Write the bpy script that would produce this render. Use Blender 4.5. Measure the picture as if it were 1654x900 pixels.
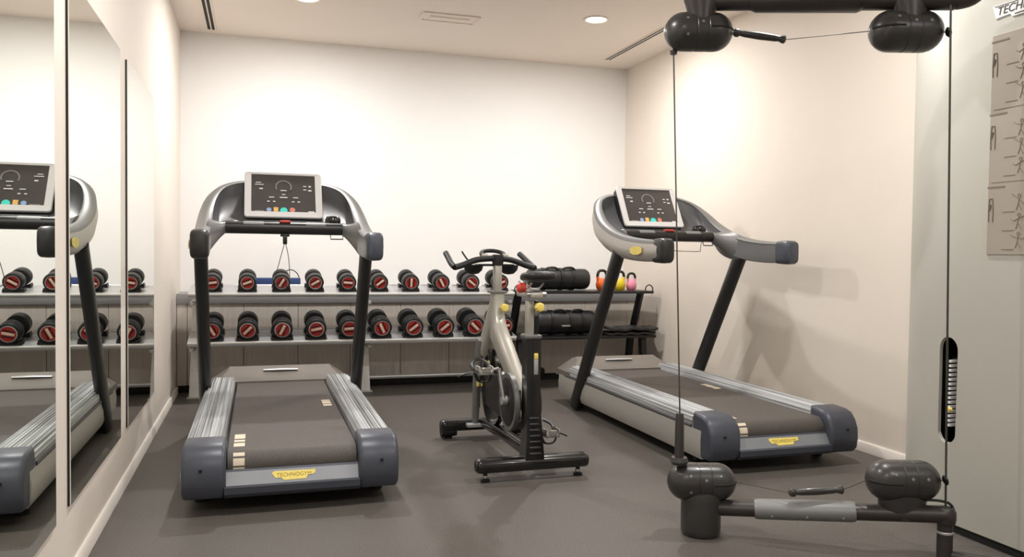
import bpy, bmesh, math, random
from mathutils import Vector, Matrix
for o in list(bpy.data.objects): bpy.data.objects.remove(o)
S = bpy.context.scene
C = S.collection
PI = math.pi
# ------------------------------------------------------------------ camera
YAW, PIT, ROLL, CAMH, FPX = .3055, .0305, .0125, 1.1, 1305.0
s_, c_, sp_, cp_ = math.sin(YAW), math.cos(YAW), math.sin(PIT), math.cos(PIT)
FW = Vector((s_*cp_, c_*cp_, -sp_)); RT = Vector((c_, -s_, 0)); UP = Vector((s_*sp_, c_*sp_, cp_))
cr_, sr_ = math.cos(ROLL), math.sin(ROLL)
CR = RT*cr_ + UP*sr_; CU = UP*cr_ - RT*sr_
cam = bpy.data.cameras.new('camera'); cam.sensor_width = 36; cam.lens = FPX/1654*36; cam.clip_start = .02
co = bpy.data.objects.new('camera', cam); C.objects.link(co)
co.matrix_world = Matrix(((CR.x, CU.x, -FW.x, 0), (CR.y, CU.y, -FW.y, 0), (CR.z, CU.z, -FW.z, CAMH), (0, 0, 0, 1)))
S.camera = co
# ------------------------------------------------------------------ light and exposure
S.view_settings.view_transform = 'Standard'; S.view_settings.look = 'None'
S.view_settings.gamma = 1; S.view_settings.use_curve_mapping = False
S.view_settings.exposure = 0.0
LAMP_W = 36.5                       # watts of each ceiling downlight
LAMP_COL = (1.0, .985, .96)
W = bpy.data.worlds.new('world'); S.world = W; W.use_nodes = True
W.node_tree.nodes['Background'].inputs[0].default_value = (.9, .92, 1, 1)
W.node_tree.nodes['Background'].inputs[1].default_value = .2
# ------------------------------------------------------------------ room numbers (metres)
XL, XR, YB, YW, YFRONT, HC = -.588, 3.30, 6.97, 6.62, -2.6, 2.839

# ------------------------------------------------------------------ materials
def srgb(r, g, b):
    f = lambda v: (v/255/12.92) if v/255 <= .04045 else ((v/255+.055)/1.055)**2.4
    return (f(r), f(g), f(b), 1)
def mat(name, col, rough=.5, metal=0, var=0, vscale=20, bump=0, bscale=200, stretch=None, emit=0, coat=0, spec=.5):
    m = bpy.data.materials.new(name); m.use_nodes = True
    nt = m.node_tree; b = nt.nodes['Principled BSDF']
    c = srgb(*col)
    b.inputs['Base Color'].default_value = c
    b.inputs['Roughness'].default_value = rough; b.inputs['Metallic'].default_value = metal
    b.inputs['Specular IOR Level'].default_value = spec
    b.inputs['Coat Weight'].default_value = coat; b.inputs['Coat Roughness'].default_value = .05
    if emit:
        b.inputs['Emission Color'].default_value = c; b.inputs['Emission Strength'].default_value = emit
    if var or bump:
        tc = nt.nodes.new('ShaderNodeTexCoord'); mp = nt.nodes.new('ShaderNodeMapping')
        nt.links.new(tc.outputs['Object'], mp.inputs[0])
        if stretch: mp.inputs['Scale'].default_value = stretch
    if var:
        n = nt.nodes.new('ShaderNodeTexNoise'); n.inputs['Scale'].default_value = vscale; n.inputs['Detail'].default_value = 4
        nt.links.new(mp.outputs[0], n.inputs['Vector'])
        r = nt.nodes.new('ShaderNodeValToRGB')
        r.color_ramp.elements[0].position = .3; r.color_ramp.elements[1].position = .7
        r.color_ramp.elements[0].color = tuple(x*(1-var) for x in c[:3]) + (1,)
        r.color_ramp.elements[1].color = tuple(min(1, x*(1+var)) for x in c[:3]) + (1,)
        nt.links.new(n.outputs['Fac'], r.inputs[0]); nt.links.new(r.outputs[0], b.inputs['Base Color'])
    if bump:
        n2 = nt.nodes.new('ShaderNodeTexNoise'); n2.inputs['Scale'].default_value = bscale; n2.inputs['Detail'].default_value = 2
        nt.links.new(mp.outputs[0], n2.inputs['Vector'])
        bp = nt.nodes.new('ShaderNodeBump'); bp.inputs['Strength'].default_value = bump; bp.inputs['Distance'].default_value = .002
        nt.links.new(n2.outputs['Fac'], bp.inputs['Height']); nt.links.new(bp.outputs[0], b.inputs['Normal'])
    return m
M = dict(
    white_wall=mat('white_wall', (240, 238, 236), .9, bump=.1, bscale=150, var=.01, vscale=3),
    cream_wall=mat('cream_wall', (229, 219, 207), .75, bump=.1, bscale=150, var=.015, vscale=2),
    left_wall=mat('left_wall', (228, 219, 209), .75, bump=.1, bscale=150, var=.015, vscale=2),
    ceiling=mat('ceiling', (240, 229, 218), .95, var=.01, vscale=2),
    base=mat('baseboard', (238, 230, 222), .5, var=.01),
    floor=mat('rubber_floor', (90, 85, 80), .5, var=.35, vscale=160, bump=.25, bscale=260, spec=.4),
    panel=mat('wall_panel', (212, 203, 193), .55, var=.06, vscale=6, stretch=(9, 9, .6)),
    ledge=mat('ledge', (150, 149, 150), .45, var=.02),
    toe=mat('toe_kick', (22, 21, 20), .7, var=.1),
    mirror=mat('mirror_glass', (243, 247, 242), .0, 1, var=.002, vscale=1),
    black=mat('black_plastic', (24, 24, 25), .42, var=.08, bump=.05),
    rubber=mat('black_rubber', (22, 22, 22), .5, var=.12, vscale=60, bump=.2),
    gloss_black=mat('gloss_black', (17, 17, 18), .2, var=.05, coat=.4),
    vinyl=mat('black_vinyl', (36, 36, 37), .42, var=.1, vscale=14, bump=.3, bscale=60),
    tube=mat('dark_tube', (46, 45, 45), .38, .3, var=.05),
    slate=mat('slate_plastic', (72, 75, 85), .38, .15, var=.03, vscale=6),
    shell=mat('silver_shell', (178, 173, 166), .36, .35, var=.02, vscale=4),
    rim=mat('grey_rim', (116, 115, 114), .44, .2, var=.03, vscale=6),
    lining=mat('arm_lining', (108, 108, 109), .4, .25, var=.03, vscale=6),
    dish=mat('dark_dish', (84, 84, 86), .42, .2, var=.05, vscale=6),
    side=mat('side_silver', (190, 187, 181), .36, .35, var=.015, vscale=4),
    rail=mat('tread_rail', (176, 178, 180), .42, .2, var=.75, vscale=5, stretch=(24, .16, 24)),
    hood=mat('motor_hood', (120, 114, 108), .36, .2, var=.04, vscale=5),
    belt=mat('running_belt', (82, 76, 72), .62, var=.16, vscale=110, bump=.2, bscale=300),
    cream=mat('cream_print', (222, 208, 186), .6, var=.03),
    yellow=mat('yellow_badge', (236, 214, 112), .5, var=.06),
    paleyellow=mat('yellow_plastic', (236, 212, 110), .4, var=.03),
    plate=mat('plate_grey', (140, 143, 148), .4, .3, var=.03),
    dyellow=mat('dark_yellow', (168, 140, 48), .6, var=.05),
    softink=mat('soft_ink', (122, 112, 103), .6, var=.05),
    ink=mat('dark_ink', (58, 52, 44), .6, var=.05),
    bezel=mat('white_bezel', (222, 220, 219), .35, var=.01),
    display=mat('display_glass', (64, 60, 59), .32, var=.1, vscale=5, spec=.9),
    white=mat('white_print', (225, 225, 225), .5, var=.02),
    greyprint=mat('grey_print', (140, 136, 136), .5, var=.03),
    teal=mat('teal_key', (70, 205, 190), .4, var=.03, emit=.25),
    blue=mat('blue_key', (150, 180, 225), .4, var=.03),
    orange_key=mat('orange_key', (240, 190, 110), .4, var=.03),
    salmon=mat('salmon_key', (226, 140, 120), .4, var=.03),
    red=mat('red_enamel', (176, 40, 36), .4, var=.12, vscale=30),
    redbtn=mat('red_button', (205, 70, 58), .4, var=.04),
    chrome=mat('chrome', (214, 212, 210), .2, .9, var=.03),
    steel=mat('silver_steel', (192, 192, 192), .35, .5, var=.03, vscale=5),
    legwhite=mat('pale_leg', (236, 234, 230), .45, 0, var=.03),
    frame=mat('bike_silver', (186, 182, 172), .36, .45, var=.04, vscale=5),
    frame_dark=mat('bike_grey', (120, 120, 118), .4, .4, var=.04, vscale=5),
    orange=mat('orange_vinyl', (240, 104, 36), .4, var=.05),
    kyellow=mat('yellow_vinyl', (232, 205, 40), .4, var=.05),
    pink=mat('pink_vinyl', (242, 150, 178), .4, var=.05),
    navy=mat('navy_box', (36, 62, 112), .5, var=.06),
    tower=mat('tower_panel', (192, 190, 181), .42, .2, var=.015, vscale=2),
    placard=mat('placard', (168, 158, 147), .45, .1, var=.03, vscale=4),
    pod=mat('pod_plastic', (58, 56, 55), .34, .15, var=.06, vscale=10, coat=.15),
    podbar=mat('arm_bar', (62, 58, 56), .38, .3, var=.06, vscale=10),
    sleeve=mat('grey_sleeve', (124, 124, 124), .48, .15, var=.03),
    cable=mat('steel_cable', (70, 66, 62), .45, .3, var=.1),
    lens=mat('lamp_lens', (255, 246, 232), .5, emit=30, var=.01),
    fixture=mat('fixture', (236, 224, 212), .6, var=.01),
)

# ------------------------------------------------------------------ mesh tools
class MB:
    def __init__(s): s.bm = bmesh.new()
    def box(s, c, d, bev=0, rot=None, seg=2):
        b = bmesh.new(); bmesh.ops.create_cube(b, size=1)
        bmesh.ops.scale(b, vec=d, verts=b.verts)
        if bev: bmesh.ops.bevel(b, geom=b.edges[:], offset=min(bev, min(d)*.49), segments=seg, affect='EDGES', profile=.5)
        if rot is not None: bmesh.ops.rotate(b, matrix=rot, verts=b.verts)
        bmesh.ops.translate(b, vec=c, verts=b.verts)
        s.join(b); return s
    def join(s, b):
        m = bpy.data.meshes.new('t'); b.to_mesh(m); b.free(); s.bm.from_mesh(m); bpy.data.meshes.remove(m)
    def mesh(s, me, mw=None):
        if mw is not None: me.transform(mw)
        s.bm.from_mesh(me)
    def loft(s, rings, closed=True, caps=True, loop=False):
        vs = [[s.bm.verts.new(p) for p in r] for r in rings]
        n = len(rings[0]); m = len(rings)
        for i in range(m if loop else m-1):
            a, b = vs[i], vs[(i+1) % m]
            for j in range(n if closed else n-1):
                k = (j+1) % n
                s.bm.faces.new((a[j], a[k], b[k], b[j]))
        if caps and closed and not loop:
            s.bm.faces.new(vs[0][::-1]); s.bm.faces.new(vs[-1])
        return s
    def tube(s, path, r, n=10, loop=False, ry=None, caps=True):
        P = [Vector(p) for p in path]; m = len(P)
        rs = r if isinstance(r, (list, tuple)) else [r]*m
        rings = []; ref = None
        for i in range(m):
            a = P[i-1] if (i > 0 or loop) else P[i]; b = P[(i+1) % m] if (i < m-1 or loop) else P[i]
            t = (b-a).normalized()
            if ref is None: ref = t.orthogonal().normalized() if abs(t.z) > .95 else Vector((0, 0, 1))
            u = (ref - t*ref.dot(t)).normalized(); v = t.cross(u); ref = u
            q = rs[i]; q2 = q if ry is None else ry*q/rs[0]
            rings.append([P[i] + u*math.cos(2*PI*k/n)*q + v*math.sin(2*PI*k/n)*q2 for k in range(n)])
        return s.loft(rings, True, caps, loop)
    def cyl(s, a, b, r, r2=None, n=24): return s.tube([a, b], [r, r if r2 is None else r2], n)
    def lathe(s, prof, c=(0, 0, 0), axis=(0, 0, 1), n=28):   # prof: (radius, height)
        ax = Vector(axis).normalized(); u = ax.orthogonal().normalized()
        if abs(ax.z) < .9: u = (Vector((0, 0, 1)) - ax*ax.z).normalized()
        v = ax.cross(u); c = Vector(c)
        return s.loft([[c + ax*h + (u*math.cos(2*PI*k/n) + v*math.sin(2*PI*k/n))*max(r, 1e-4) for k in range(n)] for r, h in prof])
    def prism(s, poly, a, b, f, bev=0):          # poly of 2D points, f(p, t) -> 3D
        x = bmesh.new()
        r0 = [x.verts.new(f(p, a)) for p in poly]; r1 = [x.verts.new(f(p, b)) for p in poly]
        n = len(poly); e = []
        for i in range(n): x.faces.new((r0[i], r0[(i+1) % n], r1[(i+1) % n], r1[i]))
        f0 = x.faces.new(r0[::-1]); f1 = x.faces.new(r1)
        bmesh.ops.recalc_face_normals(x, faces=x.faces)
        if bev:
            ed = list({q for ff in (f0, f1) for q in ff.edges})
            bmesh.ops.bevel(x, geom=ed, offset=bev, segments=3, affect='EDGES', profile=.5)
        s.join(x); return s
    def build(s, name, m, parent=None, sharp=38, flat=False, recalc=True):
        if recalc: bmesh.ops.recalc_face_normals(s.bm, faces=s.bm.faces)
        me = bpy.data.meshes.new(name); s.bm.to_mesh(me); s.bm.free()
        if not flat:
            me.polygons.foreach_set('use_smooth', [True]*len(me.polygons)); me.set_sharp_from_angle(angle=math.radians(sharp))
        me.materials.append(M[m]); o = bpy.data.objects.new(name, me); C.objects.link(o)
        if parent: o.parent = parent
        return o
def tag(o, label, cat, group=None, kind=None):
    if label: o['label'] = label
    if cat: o['category'] = cat
    if group: o['group'] = group
    if kind: o['kind'] = kind
    return o
def thing(name, label, cat, loc=(0, 0, 0), rz=0, group=None):
    o = bpy.data.objects.new(name, None); C.objects.link(o); o.location = loc; o.rotation_euler = (0, 0, rz)
    o.empty_display_size = .1
    return tag(o, label, cat, group)
def copy_tree(o, parent=None):
    c = o.copy(); C.objects.link(c)
    if parent: c.parent = parent
    for ch in [x for x in bpy.data.objects if x.parent == o]: copy_tree(ch, c)
    return c
def struct(o):
    o['kind'] = 'structure'; return o
def text_mesh(txt, size, mw, shear=0):
    cu = bpy.data.curves.new('t', 'FONT'); cu.body = txt; cu.size = size; cu.align_x = 'LEFT'; cu.shear = shear; cu.extrude = .0006
    o = bpy.data.objects.new('t', cu); C.objects.link(o)
    dg = bpy.context.evaluated_depsgraph_get(); me = bpy.data.meshes.new_from_object(o.evaluated_get(dg))
    bpy.data.objects.remove(o); bpy.data.curves.remove(cu); me.materials.clear()
    me.transform(mw); return me
def bez(pts, n=8):     # Catmull-Rom through points
    P = [Vector(p) for p in pts]; out = []
    for i in range(len(P)-1):
        p0 = P[max(i-1, 0)]; p1 = P[i]; p2 = P[i+1]; p3 = P[min(i+2, len(P)-1)]
        for k in range(n):
            t = k/n
            out.append(.5*((2*p1) + (p2-p0)*t + (2*p0-5*p1+4*p2-p3)*t*t + (3*p1-p0-3*p2+p3)*t**3))
    out.append(P[-1]); return out
# ------------------------------------------------------------------ room shell
T = .12
struct(MB().box(((XL+XR)/2, (YB+YFRONT)/2, -T/2), (XR-XL+2*T, YB-YFRONT+2*T, T)).build('floor', 'floor'))
struct(MB().box(((XL+XR)/2, (YB+YFRONT)/2, HC+T/2), (XR-XL+2*T, YB-YFRONT+2*T, T)).build('ceiling', 'ceiling'))
struct(MB().box((XL-T/2, (YB+YFRONT)/2, HC/2), (T, YB-YFRONT+2*T, HC)).build('wall_left', 'left_wall'))
struct(MB().box((XR+T/2, (YB+YFRONT)/2, HC/2), (T, YB-YFRONT+2*T, HC)).build('wall_right', 'cream_wall'))
struct(MB().box(((XL+XR)/2, YB+T/2, HC/2), (XR-XL, T, HC)).build('wall_back', 'white_wall'))
struct(MB().box(((XL+XR)/2, YFRONT-T/2, HC/2), (XR-XL, T, HC)).build('wall_front', 'white_wall'))
for nm, x, sg, y1 in (('baseboard_left', XL, 1, YW), ('baseboard_right', XR, -1, YW)):
    struct(MB().prism([(0, 0), (.014, 0), (.014, .048), (.008, .056), (0, .056)], YFRONT+.001, y1-.001,
                      lambda p, t, x=x, sg=sg: Vector((x+sg*p[0], t, p[1]))).build(nm, 'base'))
# low grey panelled boxing along the back wall
tr = bpy.data.objects.new('trim_1', None); C.objects.link(tr); tr.location = (0, 0, 0); struct(tr)
MB().box(((XL+XR)/2, (YW+.03+YB)/2, .03), (XR-XL-.004, YB-YW-.03, .06)).build('toe_kick', 'toe', tr)
MB().box(((XL+XR)/2, (YW+.02+YB)/2, .37), (XR-XL-.004, YB-YW-.02, .62)).build('carcass', 'toe', tr)
MB().box(((XL+XR)/2, (YW-.012+YB)/2, .725), (XR-XL-.004, YB-YW+.012, .08), .004).build('ledge_top', 'ledge', tr)
xs = [XL+.002] + [.72+.41*k for k in range(-3, 7) if XL+.03 < .72+.41*k < XR-.03] + [XR-.002]
for a, b in zip(xs[:-1], xs[1:]):
    MB().box(((a+b)/2, YW+.009, .372), (b-a-.004, .018, .624), .0015, seg=1).build('panel', 'panel', tr)

# ------------------------------------------------------------------ ceiling fittings
def downlight(x, y, label, k=1.0):
    t = thing('downlight', label, 'downlight', (x, y, HC), 0, 'ceiling downlights')
    MB().lathe([(.072, -.001), (.088, -.001), (.09, -.005), (.086, -.009), (.074, -.006), (.072, -.001)], n=32).build('trim_ring', 'fixture', t)
    MB().lathe([(.001, -.002), (.071, -.002), (.071, -.004), (.001, -.0045)], n=32).build('lens', 'lens', t)
    l = bpy.data.lights.new('lamp', 'AREA'); l.shape = 'DISK'; l.size = .11; l.energy = LAMP_W*k; l.color = LAMP_COL
    lo = bpy.data.objects.new('lamp', l); C.objects.link(lo); lo.parent = t; lo.location = (0, 0, -.012)
downlight(2.38, 5.56, 'round glowing recessed downlight in the ceiling, near the right wall')
downlight(.32, 5.77, 'round glowing recessed downlight cut by the top edge, above the left treadmill')
for y, wy, kp in ((2.9, 'second', .85), (.2, 'third', .72)):  # unseen rows, added to light the front of the room
    for x, wx in ((.32, 'left'), (2.3, 'right')): downlight(x, y, 'added unseen round downlight in the %s row from the back, %s side of ceiling' % (wy, wx), kp)
def slot(x, y0, y1, wid, label):
    t = thing('slot_diffuser', label, 'air diffuser', (x, (y0+y1)/2, HC), 0, 'ceiling slot diffusers'); L = y1-y0
    MB().box((0, 0, -.0015), (wid, L, .003)).build('dark_slot', 'toe', t)
    for sx in (-1, 0, 1):
        MB().box((sx*wid/2, 0, -.003), (.012 if sx else .01, L+.012, .006), .001, seg=1).build('slot_edge', 'fixture', t)
slot(-.35, 3.6, 6.84, .065, 'double dark linear air slot in the ceiling beside the left wall')
slot(2.965, 4.4, 6.66, .06, 'thin dark linear air slot in the ceiling beside the right wall')
t = thing('emergency_light', 'flush rectangular pale fitting with raised frame in the ceiling centre', 'ceiling light', (1.35, 5.9, HC))
for a, b, c, d in ((0, .095, .43, .02), (0, -.095, .43, .02), (.205, 0, .02, .17), (-.205, 0, .02, .17)):
    MB().box((a, b, -.005), (c, d, .01), .003).build('frame', 'fixture', t)
MB().box((0, 0, -.002), (.39, .17, .004)).build('diffuser', 'fixture', t)
MB().box((0, 0, -.007), (.3, .05, .008), .003).build('lamp_strip', 'fixture', t)

# ------------------------------------------------------------------ mirrors
for y0, y1, lab in ((1.74, 2.744, 'tall frameless wall mirror cut by the left edge, nearest of three'),
                    (2.9425, 3.9606, 'tall frameless wall mirror in the middle of the left wall row'),
                    (4.1716, 5.1716, 'tall frameless wall mirror nearest the back corner, furthest of three')):
    t = thing('wall_mirror', lab, 'mirror', (XL, (y0+y1)/2-.025, .26), 0, 'mirrors on the left wall')
    MB().box((.004, 0, .86), (.007, y1-y0, 1.72)).build('backing', 'black', t)
    MB().box((.009, 0, .86), (.003, y1-y0-.002, 1.718)).build('glass', 'mirror', t, flat=True)

# ------------------------------------------------------------------ treadmill
def make_treadmill(label):
    t = thing('treadmill', label, 'treadmill', (.15, 3.5, 0), 0, 'treadmills')
    yz = lambda p, x: Vector((x, p[0], p[1]))
    for s in (-1, 1):
        prof = [(.07, .068), (.03, .072), (.008, .095), (0, .14), (.004, .2), (.025, .245), (.055, .278), (.10, .291), (.19, .295), (.19, .068)]
        e = MB().prism(prof, s*.272, s*.447, yz, .02).build('end_cap', 'slate', t)
        MB().lathe([(.001, 0), (.007, 0), (.007, .004), (.001, .004)], (s*.37, .001, .196), (0, -1, 0), 12).build('screw', 'black', e)
        # ribbed foot rail
        ring0 = []; pr = [(.284, .262)]
        for k in range(10):
            xx = .292 + k*.0155; zz = .284 - .00*k - .018*max(0, (k-6)/3)**2
            pr += [(xx, zz), (xx+.004, zz+.005), (xx+.009, zz+.005), (xx+.012, zz)]
        pr += [(.445, .245), (.445, .2), (.284, .2)]
        MB().prism(pr, .192, 1.96, lambda p, y, s=s: Vector((s*p[0], y, p[1]))).build('foot_rail', 'rail', t, sharp=25)
        # silver side panel, gently bowed, with dark top bead
        pr = [(.40, .21), (.449, .212), (.456, .16), (.454, .1), (.438, .064), (.40, .064)]
        MB().prism(pr, .10, 2.12, lambda p, y, s=s: Vector((s*p[0], y, p[1]*(1 if y < 1 else .99))), .004).build('side_panel', 'side', t)
        MB().tube([(s*.444, .195, .222), (s*.444, 1.5, .222), (s*.444, 2.0, .214)], .011, 8).build('side_bead', 'dish', t)
        # leaning post
        MB().tube([(s*.447, 1.80, .035), (s*.447, 1.74, .13), (s*.444, 1.44, .62), (s*.44, 1.13, 1.115)], .057, 20, ry=.036).build('upright_post', 'tube', t)
        MB().lathe([(.001, 0), (.04, 0), (.042, .02), (.03, .05), (.001, .05)], (s*.40, 1.86, 0), n=18).build('foot', 'rubber', t)
        MB().lathe([(.001, 0), (.03, 0), (.032, .015), (.016, .02), (.016, .075), (.001, .075)], (s*.38, .26, 0), n=18).build('foot', 'rubber', t)
    MB().box((0, 1.1, .15), (.80, 1.9, .13), .01).build('deck_frame', 'black', t)
    # bottom lip and badge plate at the entry end
    MB().prism([(.06, .068), (.02, .072), (.002, .09), (0, .118), (.03, .124), (.08, .124), (.08, .068)], -.278, .278, yz).build('bottom_lip', 'slate', t)
    pl = MB().prism([(.018, .122), (.05, .172), (.07, .172), (.07, .122)], -.272, .272, yz).build('badge_plate', 'plate', t)
    MB().prism([(.05, .172), (.056, .18), (.09, .18), (.09, .17)], -.274, .274, yz).build('plate_edge', 'slate', t)
    mw = Matrix.Translation((0, .0335, .147)) @ Matrix.Rotation(math.radians(57), 4, 'X')
    bd = [(-.09, .014), (-.078, .021), (.06, .019), (.09, .021), (.09, .004), (.074, -.002), (.06, -.002), (.05, -.018), (-.04, -.02), (-.052, -.008), (-.075, -.008)]
    b = MB(); b.prism(bd, -.0005, .0015, lambda p, z: mw @ Vector((p[0], p[1], z))); b.build('badge', 'yellow', pl)
    b = MB(); b.mesh(text_mesh('TECHNOGYM', .023, mw @ Matrix.Translation((-.07, -.004, .002)))); b.build('badge_lettering', 'dyellow', pl, flat=True)
    # belt
    pr = [(1.97, .252), (.14, .252)]
    pr += [(.12 - .06*math.sin(a), .19 + .062*math.cos(a)) for a in [k*PI/12 for k in range(1, 13)]]
    pr += [(1.97, .128)]
    belt = MB().prism(pr, -.268, .268, yz).build('running_belt', 'belt', t, sharp=30)
    for x0, ys in ((-.245, ((.40, .31), (.285, .25), (.225, .16))), (.2, ((1.2, 1.165), (1.15, 1.09), (1.07, 1.02)))):
        for a, c in ys: MB().box((x0+.022, (a+c)/2, .2526), (.046, a-c, .0012)).build('belt_print', 'cream', belt)
    for a0, a1 in ((.55, .85), (1.0, 1.5), (1.62, 1.75)):
        pp = [(.12 - .0607*math.sin(a0+(a1-a0)*k/4), .19 + .0627*math.cos(a0+(a1-a0)*k/4)) for k in range(5)]
        pq = [(.12 - .059*math.sin(a0+(a1-a0)*k/4), .19 + .061*math.cos(a0+(a1-a0)*k/4)) for k in range(4, -1, -1)]
        MB().prism(pp+pq, -.245, -.199, yz).build('belt_print', 'cream', belt)
    # motor hood
    def ring(y, hx, z, zb=.2, ch=.09): return [(-.447, y, zb), (-.447, y, min(z, .245)), (-hx, y, z), (hx, y, z), (.447, y, min(z, .245)), (.447, y, zb)]
    h = MB().loft([ring(1.915, .40, .262), ring(1.96, .39, .268), ring(2.06, .33, .318), ring(2.11, .32, .335), ring(2.17, .33, .318), ring(2.2, .36, .22)]).build('motor_hood', 'hood', t, sharp=20)
    MB().tube([(-.11, 2.05, .315), (0, 2.05, .317), (.11, 2.05, .315)], [.006, .008, .006], 12, ry=.018).build('hood_badge', 'steel', h)
    # --- console hoop
    rimo = [(.448, .60, 1.19), (.455, .80, 1.196), (.462, 1.02, 1.216), (.466, 1.22, 1.258), (.462, 1.40, 1.325), (.437, 1.54, 1.41), (.385, 1.64, 1.475), (.30, 1.71, 1.515), (.18, 1.75, 1.532), (0, 1.765, 1.537)]
    boto = [(.448, .60, 1.066), (.455, .80, 1.064), (.46, 1.02, 1.078), (.462, 1.22, 1.115), (.455, 1.40, 1.175), (.43, 1.55, 1.25), (.37, 1.66, 1.32), (.28, 1.74, 1.37), (.16, 1.78, 1.39), (0, 1.795, 1.395)]
    R = bez(rimo, 4); Bt = bez(boto, 4)
    def full(cv): return [Vector((-p.x, p.y, p.z)) for p in cv] + [p.copy() for p in cv[-2::-1]]
    R, Bt = full(R), full(Bt); n = len(R)
    sh, rm, inn = [], [], []
    for i in range(n):
        tv = (R[min(i+1, n-1)] - R[max(i-1, 0)]); tv.z = 0; tv.normalize()
        nin = Vector((tv.y, -tv.x, 0))            # towards the inside of the hoop
        f = i/(n-1); e = min(f, 1-f)              # 0 at the arm ends
        th = .075 if e < .2 else .075 - .03*min(1, (e-.2)/.15)
        r, b = R[i], Bt[i]; hgt = r.z-b.z
        out = -nin
        sh.append([b + nin*.02, b + out*.004 + Vector((0, 0, .02)), b.lerp(r, .5) + out*.012, r + out*.002 - Vector((0, 0, .022)), r + nin*.012 - Vector((0, 0, .022)), b + nin*.02 + Vector((0, 0, .02))])
        rm.append([r + out*.003 - Vector((0, 0, .024)), r + out*.001 - Vector((0, 0, .008)), r + nin*.012, r + nin*(th-.015), r + nin*th - Vector((0, 0, .012)), r + nin*(th-.004) - Vector((0, 0, .03)), r + nin*.01 - Vector((0, 0, .03))])
        zb = max(b.z, 0)
        inn.append([r + nin*(th-.004) - Vector((0, 0, .014)), r.lerp(b, .5) + nin*(th+.003), b + nin*(th-.004) + Vector((0, 0, .008)), b + nin*(th-.02), b + nin*.015, b + nin*.018 + Vector((0, 0, .02)), r + nin*.03 - Vector((0, 0, .03))])
    MB().loft(sh).build('hoop_shell', 'shell', t, sharp=60)
    MB().loft(rm).build('hoop_rim', 'rim', t, sharp=60)
    k = next(i for i in range(n) if R[i].y > 1.36)
    for a, b in ((0, k+1), (n-k-1, n)): MB().loft(inn[a:b]).build('arm_lining', 'lining', t, sharp=50)
    # dark dish between the hoop and the handlebar
    dish = []
    for i in range(k-6, n-k+6):
        r = inn[i][0]; w = r.x/.40
        lo = Vector((max(-.36, min(.36, r.x*.98)), 1.36 + max(0, (r.y-1.36))*.25, 1.245))
        mid = r.lerp(lo, .5) + Vector((0, .05, -.01))
        dish.append([r, r.lerp(mid, .5) + Vector((0, .012, 0)), mid, mid.lerp(lo, .55) + Vector((0, .012, -.004)), lo, Vector((lo.x, 1.30, 1.235)), Vector((lo.x, 1.30, 1.225)), lo + Vector((0, .02, -.02)), mid + Vector((0, .02, -.01)), r + Vector((0, .012, -.01))])
    MB().loft(dish).build('console_dish', 'dish', t, sharp=60)
    for s in (-1, 1):
        # rubber arm tips
        g = MB()
        rg = []
        for y, q in ((.66, 1.0), (.60, 1.04), (.565, 1.02), (.545, .9), (.538, .7)):
            cx, cz, hx, hz = s*.411, 1.128, .042*q, .069*q
            rg.append([(cx+hx*math.copysign(abs(math.cos(a))**.45, math.cos(a)), y, cz+hz*math.copysign(abs(math.sin(a))**.45, math.sin(a))) for a in [2*PI*j/20 for j in range(20)]])
        g.loft(rg).build('arm_tip', 'slate' if s > 0 else 'tube', t)
        # web from arm to handlebar
        rg = []
        for q in range(7):
            u = q/6; x = .405 - .085*u; ry_ = .16*(1-u)**2 + .036; rz_ = .058*(1-u)**1.5 + .034
            rg.append([(s*x, 1.21 + .09*u + ry_*math.cos(a), 1.178 + .052*u + rz_*math.sin(a) + .03*(1-u)*math.cos(a)) for a in [2*PI*j/20 for j in range(20)]])
        MB().loft(rg).build('arm_web', 'rim', t, sharp=60)
    hb = MB().cyl((-.335, 1.30, 1.23), (.335, 1.30, 1.23), .035, n=24).build('handlebar', 'tube', t)
    for x in (-.17, .17): MB().prism([(1.30+.0365*math.cos(math.radians(a)), 1.23+.0365*math.sin(math.radians(a))) for a in range(60, 151, 15)] + [(1.30, 1.24)], x-.055, x+.055, yz).build('pulse_sensor', 'sleeve', hb)
    MB().box((0, 1.30, 1.268), (.06, .05, .014), .005).build('stop_button', 'redbtn', hb)
    MB().box((0, 1.35, 1.262), (.5, .05, .02), .006).build('key_strip', 'black', t)
    MB().lathe([(.001, -.03), (.034, -.03), (.046, .01), (.045, .03), (.036, .045), (.001, .05)], (.275, 1.385, 1.262), n=20).build('cup_holder', 'gloss_black', t)
    MB().lathe([(.001, -.03), (.034, -.03), (.046, .0), (.045, .01), (.036, .016), (.001, .0)], (-.285, 1.385, 1.255), n=20).build('cup_holder', 'dish', t)
    MB().tube([(.255, 1.30, 1.20), (.255, 1.29, 1.172), (.325, 1.29, 1.172), (.325, 1.30, 1.20)], .0035, 6).build('towel_hook', 'tube', t)
    MB().box((.0, 1.30, 1.19), (.05, .03, .016), .003).build('key_socket', 'black', t)
    ck = MB().box((0, 1.285, 1.163), (.024, .02, .05), .005).build('safety_clip', 'black', t)
    MB().tube(bez([(-.004, 1.285, 1.14), (-.03, 1.283, 1.04), (-.055, 1.28, .93), (-.03, 1.28, .895), (.014, 1.28, .90), (.026, 1.28, .95), (.02, 1.283, 1.06), (.004, 1.285, 1.14)], 6), .0022, 5).build('safety_cord', 'cable', ck)
    # --- screen, leaning back
    A = Vector((0, 1.50, 1.297)); Bv = Vector((0, 1.665, 1.575)); vv = (Bv-A).normalized(); uu = Vector((1, 0, 0)); nn = uu.cross(vv)
    Hs = (Bv-A).length
    SM = Matrix(((1, vv.x, nn.x, A.x), (0, vv.y, nn.y, A.y), (0, vv.z, nn.z, A.z), (0, 0, 0, 1)))   # screen (u, v, out)
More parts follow.
